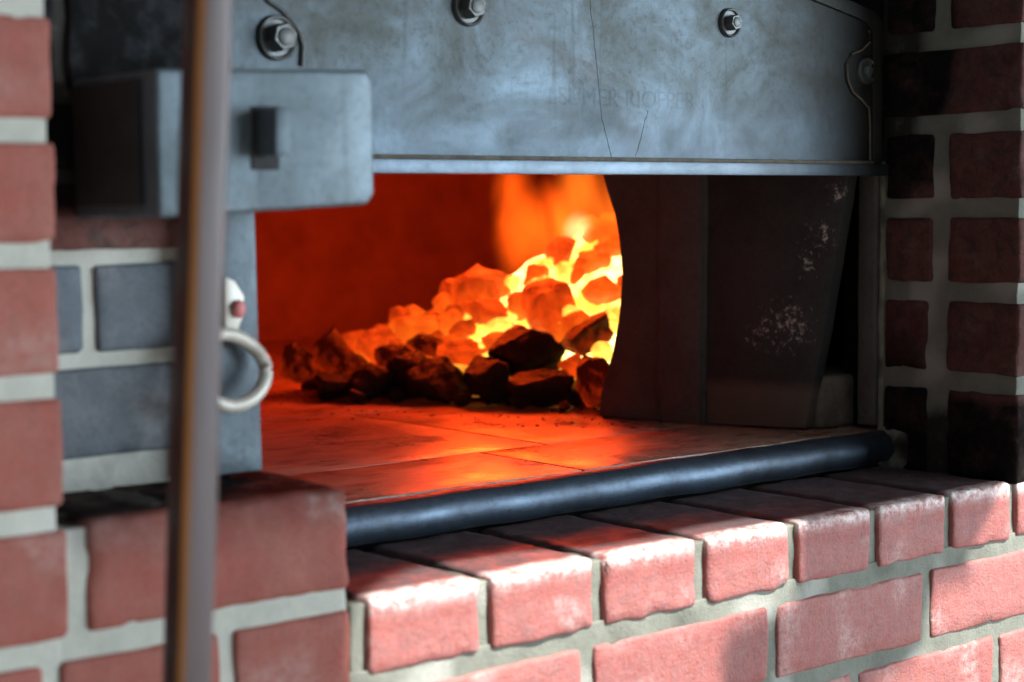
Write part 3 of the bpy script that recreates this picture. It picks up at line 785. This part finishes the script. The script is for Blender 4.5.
# crumbs on the hearth
bm = bmesh.new(); rnd = random.Random(5)
for _ in range(130):
    px = rnd.uniform(270, 640); py = interp([(270, 392), (320, 408), (600, 420), (640, 424)], px)+abs(rnd.gauss(0, 5))
    if rnd.random() < .35: px = rnd.gauss(590, 22); py = rnd.uniform(408, 420)
    p = at(px, py, 2, HE); r_ = rnd.uniform(.0005, .0014)
    bmesh.ops.create_icosphere(bm, subdivisions=1, radius=r_, matrix=Matrix.Translation(p+Vector((0,0,r_*.6))) @ Matrix.Rotation(rnd.random()*3, 4, 'Z') @ Matrix.Diagonal((1.5, 1, .7, 1)))
o = bmobj('coal_crumbs', bm, C_COLD, None, False); tag(o, 'fine black coal crumbs scattered on the hearth before the heap', 'crumbs', kind='stuff')

# flames: glowing gas whose density fades towards its surface
def flame_mat(name, col, st, freq=22):
    m = bpy.data.materials.new(name); m.use_nodes = True; nt = m.node_tree; nt.nodes.clear()
    out = N(nt, 'ShaderNodeOutputMaterial'); e = N(nt, 'ShaderNodeEmission'); e.inputs['Color'].default_value = (*col, 1)
    tc = N(nt, 'ShaderNodeTexCoord'); vd = N(nt, 'ShaderNodeVectorMath', operation='DISTANCE')
    L(nt, tc.outputs['Generated'], vd.inputs[0]); vd.inputs[1].default_value = (.5, .5, .42)
    mr = N(nt, 'ShaderNodeMapRange', interpolation_type='SMOOTHSTEP'); mr.inputs[1].default_value = .5; mr.inputs[2].default_value = .12
    L(nt, vd.outputs['Value'], mr.inputs[0])
    mp = N(nt, 'ShaderNodeMapping'); mp.inputs['Scale'].default_value = (1, 1, .45); L(nt, tc.outputs['Object'], mp.inputs[0])
    nz = ramp(nt, noise_tex(nt, mp.outputs[0], freq, 3, .55, .8), [(.38, .12), (.62, 1)])
    L(nt, math_(nt, 'MULTIPLY', math_(nt, 'MULTIPLY', mr.outputs[0], nz), st), e.inputs['Strength'])
    L(nt, e.outputs[0], out.inputs['Volume']); return m
def flame(px, py, wpx, hpx, push, m, seed, label):
    """a wavering upright body of gas centred on px, py"""
    c, t = heap(px, interp(sil, px), push, .02); d = ray(px, py); c = CAM+d*t; u = t/F
    bm = bmesh.new(); bmesh.ops.create_icosphere(bm, subdivisions=4, radius=1)
    ax = Vector((RT.x, RT.y, 0)).normalized(); ay = Vector((-ax.y, ax.x, 0)); off = Vector((seed, seed*2, 0))
    for v_ in bm.verts:
        p = v_.co; q = p+noise.noise_vector(Vector((p.x*1.5, p.y*1.5, p.z*.9))+off)*.28
        wd = 1-.35*max(0, q.z)
        v_.co = c+ax*(q.x*wpx*.5*u*wd+math.sin(q.z*2.2+seed)*wpx*.07*u)+ay*q.y*wpx*.35*u*wd+Vector((0, 0, q.z*hpx*.5*u))
    o = bmobj('flame', bm, m, None, True, 0); tag(o, label, 'flame', 'flames over the coals'); return o
FL1 = flame_mat('orange_flame_gas', (1, .10, .005), 55)
FL2 = flame_mat('amber_flame_gas', (1, .16, .010), 58)
FL3 = flame_mat('pale_flame_gas', (1, .42, .16), 90, 30)
flame(512, 205, 62, 180, .05, FL1, 3, 'tall faint orange flame rising from the left crest of the fire')
flame(546, 222, 84, 110, .08, FL1, 8, 'broad low orange flame in the middle of the crest')
flame(583, 190, 66, 180, .06, FL2, 5, 'tall amber flame beside the curved baffle')
flame(612, 200, 60, 150, .08, FL2, 9, 'amber flame cut by the curved baffle edge')
flame(580, 228, 44, 46, -.01, FL3, 12, 'short pale flame above the small round red coal')

# ================================================================ lights
def lamp(name, kind, loc, energy, color, size=None, size_y=None, target=None):
    ld = bpy.data.lights.new(name, kind); ld.energy = energy; ld.color = color
    o = bpy.data.objects.new(name, ld); COL.objects.link(o); o.location = loc
    if kind == 'AREA': ld.shape = 'RECTANGLE'; ld.size = size; ld.size_y = size_y or size
    elif kind == 'POINT': ld.shadow_soft_size = size
    if target is not None: o.rotation_euler = (Vector(target)-Vector(loc)).to_track_quat('-Z', 'Y').to_euler()
    return o
lamp('window_daylight', 'AREA', (3.1, -2.3, .15), 135, (.78, .90, 1.0), 2.4, 1.2, (.9, .1, -.1))
# light of the fire itself
p, _ = heap(560, 285); lamp('fire_glow', 'POINT', p+hn*.06+Vector((0, 0, .11)), 4.3, (1, .065, .005), .05)
p, _ = heap(450, 320); lamp('fire_glow', 'POINT', p+hn*.09+Vector((0, 0, .13)), 6.5, (1, .06, .005), .05)

p, _ = heap(600, 250); lamp('fire_glow', 'POINT', p+hn*.30+Vector((0, 0, .10)), 2.8, (1, .06, .005), .06)

SUN = Vector((.36, -.50, .80)).normalized()
sd = bpy.data.lights.new('sun', 'SUN'); sd.energy = 13; sd.angle = math.radians(.5); sd.color = (1, .95, .88)
so = bpy.data.objects.new('sun', sd); COL.objects.link(so); so.rotation_euler = (-SUN).to_track_quat('-Z', 'Y').to_euler(); so.location = SUN*3
# added gobo, unseen: its gaps shape the sun patches on the sill
def F_(x, y): return at(x, y, 1, 0)
def S_(x, y): return at(x, y, 2, SILL)
lit1 = [S_(392, 577), S_(420, 567), S_(456, 561), S_(520, 552), S_(587, 547), S_(640, 540), S_(700, 525), S_(752, 517), F_(800, 560), F_(800, 600), F_(745, 618), F_(722, 640), F_(722, 760), F_(380, 800), F_(352, 640), F_(358, 600)]
lit2 = [F_(1003, 484), F_(1060, 470), F_(1060, 760), F_(870, 740), F_(862, 700), F_(905, 668), F_(925, 650), F_(932, 590), F_(975, 580), F_(968, 556), F_(985, 525)]
sc_ = Vector((.85, 0, -.10)) + SUN*1.7; e1 = SUN.cross(Vector((0,0,1))).normalized(); e2 = e1.cross(SUN)
def on_gobo(p):
    t = (sc_-p).dot(SUN); q = p+SUN*t-sc_; return Vector((q.dot(e1), q.dot(e2)))
def ragged(poly):
    out = []
    for a, b_ in zip(poly, poly[1:]+poly[:1]):
        n_ = max(1, int((b_-a).length/.006))
        for i in range(n_):
            q = a.lerp(b_, i/n_); out.append(q+Vector((noise.noise(Vector((q.x*120, q.y*120, 3))), noise.noise(Vector((q.x*120, q.y*120, 9)))))*.0022)
    return out
polys = [ragged([on_gobo(p) for p in lit]) for lit in (lit1, lit2)]
bm = bmesh.new(); edges_ = []
for poly in [[Vector((-.95, -.72)), Vector((.95, -.72)), Vector((.95, .85)), Vector((-.95, .85))]]+polys:
    vs = [bm.verts.new(sc_+e1*q.x+e2*q.y) for q in poly]
    edges_ += [bm.edges.new((vs[i], vs[(i+1) % len(vs)])) for i in range(len(vs))]
bmesh.ops.triangle_fill(bm, edges=edges_, use_beauty=True, use_dissolve=False)
# keep only faces outside the gaps
def inside(q, poly):
    c_ = False; j = len(poly)-1
    for i in range(len(poly)):
        if (poly[i].y > q.y) != (poly[j].y > q.y) and q.x < (poly[j].x-poly[i].x)*(q.y-poly[i].y)/(poly[j].y-poly[i].y)+poly[i].x: c_ = not c_
        j = i
    return c_
kill = []
for f in bm.faces:
    q = f.calc_center_median()-sc_; q = Vector((q.dot(e1), q.dot(e2)))
    if any(inside(q, p) for p in polys): kill.append(f)
bmesh.ops.delete(bm, geom=kill, context='FACES_ONLY')
ex = bmesh.ops.extrude_face_region(bm, geom=bm.faces[:])
for g in ex['geom']:
    if isinstance(g, bmesh.types.BMVert): g.co += SUN*.004
o = bmobj('sun_gobo', bm, M_GOBO, None, False); tag(o, 'added panel with cut-outs that shapes the sun on the sill, unseen by the camera', 'gobo_panel')

# world
w_ = bpy.data.worlds.new('World'); sc.world = w_; w_.use_nodes = True; nt = w_.node_tree
bg = nt.nodes['Background']; tc = N(nt, 'ShaderNodeTexCoord'); sp = N(nt, 'ShaderNodeSeparateXYZ'); L(nt, tc.outputs['Generated'], sp.inputs[0])
L(nt, ramp(nt, sp.outputs[2], [(0.0, (.30,.30,.30)), (.5, (.62,.70,.78))]), bg.inputs['Color'])
bg.inputs['Strength'].default_value = .36

vs = sc.view_settings
vs.view_transform = 'Standard'; vs.look = 'None'; vs.gamma = 1; vs.exposure = 0; vs.use_curve_mapping = False
